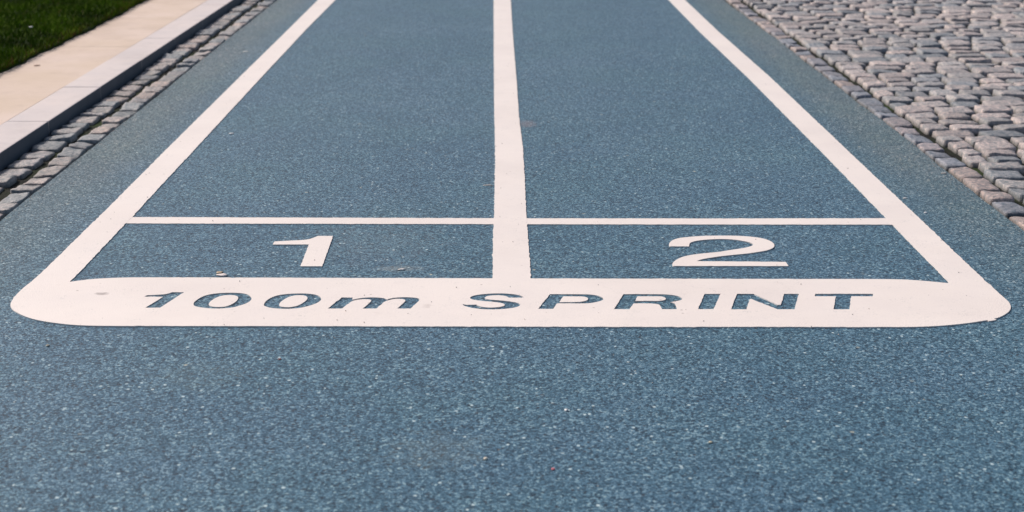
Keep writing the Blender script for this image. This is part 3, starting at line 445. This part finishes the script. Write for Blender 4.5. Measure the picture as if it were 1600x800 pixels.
# ---------------------------------------------------------------- painted markings
ZC, EX = .001, .002           # paint film from -1 mm to +3 mm
def rough_edge(loop, step=.012, amp=.0008):
    out = []; n = len(loop)
    for i in range(n):
        p = np.array(loop[i]); q = np.array(loop[(i + 1) % n]); L = np.linalg.norm(q - p)
        m = max(1, int(L / step)); nn = np.array([-(q - p)[1], (q - p)[0]]) / (L + 1e-9)
        for k in range(m):
            t = k / m; off = 0 if k == 0 else rng.normal(0, amp)
            out.append(tuple(p + (q - p) * t + nn * off))
    return out

def film(name, loops, mat, parent=None, z=ZC, ex=EX):
    cu = bpy.data.curves.new(name, 'CURVE'); cu.dimensions = '2D'; cu.fill_mode = 'BOTH'; cu.extrude = ex
    for lp in loops:
        s = cu.splines.new('POLY'); s.points.add(len(lp) - 1)
        for i, p in enumerate(lp): s.points[i].co = (p[0], p[1], 0, 1)
        s.use_cyclic_u = True
    tmp = bpy.data.objects.new(name + '_curve', cu); COL.objects.link(tmp)
    bpy.context.view_layer.update()
    dg = bpy.context.evaluated_depsgraph_get()
    me = bpy.data.meshes.new_from_object(tmp.evaluated_get(dg))
    bpy.data.objects.remove(tmp); bpy.data.curves.remove(cu)
    me.name = name
    for v in me.vertices: v.co.z += z
    me.materials.clear(); me.materials.append(mat)
    for p in me.polygons: p.use_smooth = False
    o = bpy.data.objects.new(name, me); COL.objects.link(o)
    if parent: o.parent = parent
    return o

def lane_line(key):
    l, r = [list(map(tuple, s)) for s in PAINT[key]]
    far = lambda a, b: (a[0] + (a[0] - b[0]) / (a[1] - b[1]) * (45 - a[1]), 45.0)
    c0 = ((l[0][0] + r[0][0]) / 2, (l[0][1] + r[0][1]) / 2)
    mid = lambda s: s[len(s) - 1]
    slope = ((l[0][0] + r[0][0]) - (mid(l)[0] + mid(r)[0])) / 2 / (l[0][1] - mid(l)[1])
    hw = (r[0][0] - l[0][0]) / 2
    fx = c0[0] + slope * .3 * (45 - c0[1])
    l = l + [(l[-1][0] - .003, l[-1][1] - .012)]; r = r + [(r[-1][0] + .003, r[-1][1] - .012)]
    if key == 'left_line': l[-1] = (l[-1][0] + .012, l[-1][1])
    if key == 'right_line': r[-1] = (r[-1][0] - .012, r[-1][1])
    return rough_edge([(fx - hw, 45.)] + l + r[::-1] + [(fx + hw, 45.)])

def widen(lp, e=.012):                # run the ends a little way under the lane lines
    a = min(p[0] for p in lp); b = max(p[0] for p in lp)
    return [(p[0] - e if p[0] < a + .06 else p[0] + e if p[0] > b - .06 else p[0], p[1]) for p in lp]

for key, lab in (('left_line', 'long white outer lane line on the kerb side, left of lane 1'),
                 ('centre_line', 'long white middle line dividing lane 1 from lane 2'),
                 ('right_line', 'long white outer lane line on the cobblestone side, right of lane 2')):
    o = film('lane_line', [lane_line(key)], M['paint'], z=ZC - .0003)
    tag(o, lab, 'lane line', 'long white lines bounding the two lanes')
o = film('starting_line', [rough_edge(widen(PAINT['cross_left'][0])), rough_edge(widen(PAINT['cross_right'][0]))], M['paint'], z=ZC - .0006)
tag(o, 'thin white starting line crossing both lanes just beyond the numerals', 'starting line')
for key, lab in (('digit1', 'white numeral 1 painted on the blue surface of the left lane'),
                 ('digit2', 'white numeral 2 painted on the blue surface of the right lane')):
    o = film('lane_numeral', [rough_edge(l, .01, .0005) for l in PAINT[key]], M['paint'])
    tag(o, lab, 'lane numeral', 'white numerals of the two lanes')

letters = [('numeral', '1', 'blue numeral 1 cut out of the white band'), ('numeral', '0', 'blue first zero of 100'),
           ('numeral', 'O', 'blue second zero of 100'), ('letter', 'm', 'blue lower-case letter m after 100'),
           ('letter', 'S', 'blue capital letter S'), ('letter', 'P', 'blue capital letter P'), ('letter', 'R', 'blue capital letter R'),
           ('letter', 'I', 'blue capital letter I'), ('letter', 'N', 'blue capital letter N'), ('letter', 'T', 'blue capital letter T')]
cut = {k: [rough_edge(l, .008, .0005) for l in PAINT[k]] for _, k, _ in letters}
band = film('sprint_band', [rough_edge(PAINT['band'][0])] + [l for k in cut.values() for l in k], M['paint'])
tag(band, 'wide white painted band with rounded ends reading 100m SPRINT across both lanes', 'painted band')
for nm, k, lab in letters:
    o = film(nm, cut[k], M['track'], band, z=.0006, ex=0)
    o['label'] = lab

# ---------------------------------------------------------------- small things lying about
def chip(name, loc, rx, ry, h, col, rot, label, cat, group=None, pts=9, mat=None):
    """irregular flat chip or pebble: three rings and a cap"""
    V = []; F = []
    rr = [1 + rng.uniform(-.25, .25) for _ in range(pts)]
    rings = [(.85, 0), (1, h * .35), (.8, h * .8), (.35, h)]
    for s, z in rings:
        for i in range(pts):
            t = 2 * math.pi * i / pts
            x, y_ = math.cos(t) * rx * s * rr[i], math.sin(t) * ry * s * rr[i]
            V.append((x * math.cos(rot) - y_ * math.sin(rot), x * math.sin(rot) + y_ * math.cos(rot), z + (rng.uniform(-.1, .1) * h if z else 0)))
    for r in range(3):
        for i in range(pts):
            j = (i + 1) % pts; F.append((r * pts + i, r * pts + j, (r + 1) * pts + j, (r + 1) * pts + i))
    F.append(tuple(range(3 * pts, 4 * pts))); F.append(tuple(range(pts))[::-1])
    o = mesh_obj(name, V, F, mat or mat_plain(name + '_surface', col), smooth=True)
    o.location = loc
    return tag(o, label, cat, group)

G1 = 'small chips lying on the blue track'
chip('white_chip', (-.737, 3.638, .0005), .016, .011, .004, (.75, .70, .68), .1, 'white almond-shaped chip lying in lane 1 just above the band, left of numeral 1', 'chip')
chip('leaf_scrap', (-.750, 3.662, .0005), .010, .008, .003, (.40, .32, .22), .5, 'tiny tan leaf scrap touching the white chip in lane 1', 'leaf scrap')
chip('twig', (-.034, 4.628, .0005), .017, .0022, .003, (.78, .72, .66), .03, 'thin pale stick lying in lane 1 beside the centre line', 'twig')
chip('stone_chip', (-.262, 3.685, .0005), .011, .006, .004, (.72, .72, .70), .3, 'off-white stone chip in lane 1 near the centre line foot, in a dusty smear', 'stone chip', G1)
chip('stone_chip', (-1.042, 5.468, .0005), .011, .008, .003, (.62, .66, .68), .2, 'pale stone chip in lane 1 close to the left outer line, beyond the starting line', 'stone chip', G1)
chip('stone_chip', (-1.341, 7.572, .0005), .015, .011, .003, (.66, .70, .70), .2, 'pale stone chip between the left outer line and the gutter stones', 'stone chip', G1)
chip('stone_chip', (-1.042, 3.101, .0005), .005, .004, .003, (.44, .43, .34), .2, 'yellowish stone chip in front of the band at its left end', 'stone chip', G1)
chip('stone_chip', (-.493, 3.011, .0005), .0045, .0035, .0025, (.36, .20, .18), .9, 'reddish stone chip in front of the m of the band', 'stone chip', G1)
chip('stone_chip', (.103, 2.433, .0005), .0045, .004, .003, (.62, .18, .22), .4, 'red stone chip in the foreground right of the centre', 'stone chip', G1)
chip('stone_chip', (-.024, 2.479, .0005), .0045, .004, .004, (.82, .76, .62), .7, 'cream stone chip in the foreground, middle of the photo', 'stone chip', G1)
chip('stone_chip', (.415, 2.553, .0005), .0045, .004, .003, (.60, .56, .42), .7, 'beige stone chip in the right half of the foreground', 'stone chip', G1)
chip('stone_chip', (.141, 2.713, .0005), .005, .004, .004, (.78, .80, .80), .7, 'white stone chip in the foreground below the gap between S and P', 'stone chip', G1)
chip('stone_chip', (1.550, 4.797, .0005), .011, .006, .003, (.72, .68, .62), .1, 'pale stone chip at the very edge of the track beside the cobblestones', 'stone chip', G1)
chip('stone_chip', (1.319, 4.452, .0005), .008, .005, .003, (.68, .68, .66), .1, 'pale stone chip just right of the right outer line, farther of two', 'stone chip', G1)
chip('stone_chip', (1.333, 4.269, .0005), .005, .005, .004, (.80, .82, .84), .1, 'bright white stone chip just right of the right outer line, nearer of two', 'stone chip', G1)
chip('daisy_petal', (-2.565, 7.87, KZ + .045), .012, .011, .006, (.70, .72, .68), .1, 'single whitish petal-like speck lying in the lawn', 'petal')
o = chip('leaf_scrap', (-2.225, 6.86, KZ - .001), .016, .010, .003, (.35, .20, .15), .4, 'small reddish-brown leaf scrap on the paving near the lawn edge', 'leaf scrap')

# grit gathered along the two edges of the track: uncountable crumbs, one object
NG = 5200
gyy = rng.uniform(1.8, 12, NG)
side = rng.uniform(0, 1, NG) < .5
off = np.abs(rng.normal(0, .022, NG)) + .002
gx = np.where(side, np.interp(gyy, ys, XR) - off, np.interp(gyy, ys, XL) + off)
far = rng.uniform(0, 1, NG) < .25
gx = np.where(far, rng.uniform(-1.49, 1.54, NG), gx)
gs = rng.uniform(.0007, .0021, NG)
oc = np.array([[1, 0, .2], [0, 1, .2], [-1, 0, .2], [0, -1, .2], [0, 0, 1.2], [0, 0, -.3]])
V = (np.stack([gx, gyy, np.full(NG, .0035)], 1)[:, None, :] + oc[None] * gs[:, None, None] * rng.uniform(.6, 1.4, (NG, 6, 1))).reshape(-1, 3)
tri = np.array([[0, 1, 4], [1, 2, 4], [2, 3, 4], [3, 0, 4], [1, 0, 5], [2, 1, 5], [3, 2, 5], [0, 3, 5]])
Fq = (np.arange(NG)[:, None, None] * 6 + tri[None]).reshape(-1, 3)
gt = np.array([[.42, .40, .36], [.30, .27, .22], [.16, .17, .17], [.55, .52, .48], [.10, .12, .13]])[rng.integers(0, 5, NG)]
o = np_mesh('grit', V, Fq, M['stone'], False, np.repeat(gt, 6, 0))
tag(o, 'fine sandy grit gathered along both edges of the blue track', 'grit', kind='stuff')
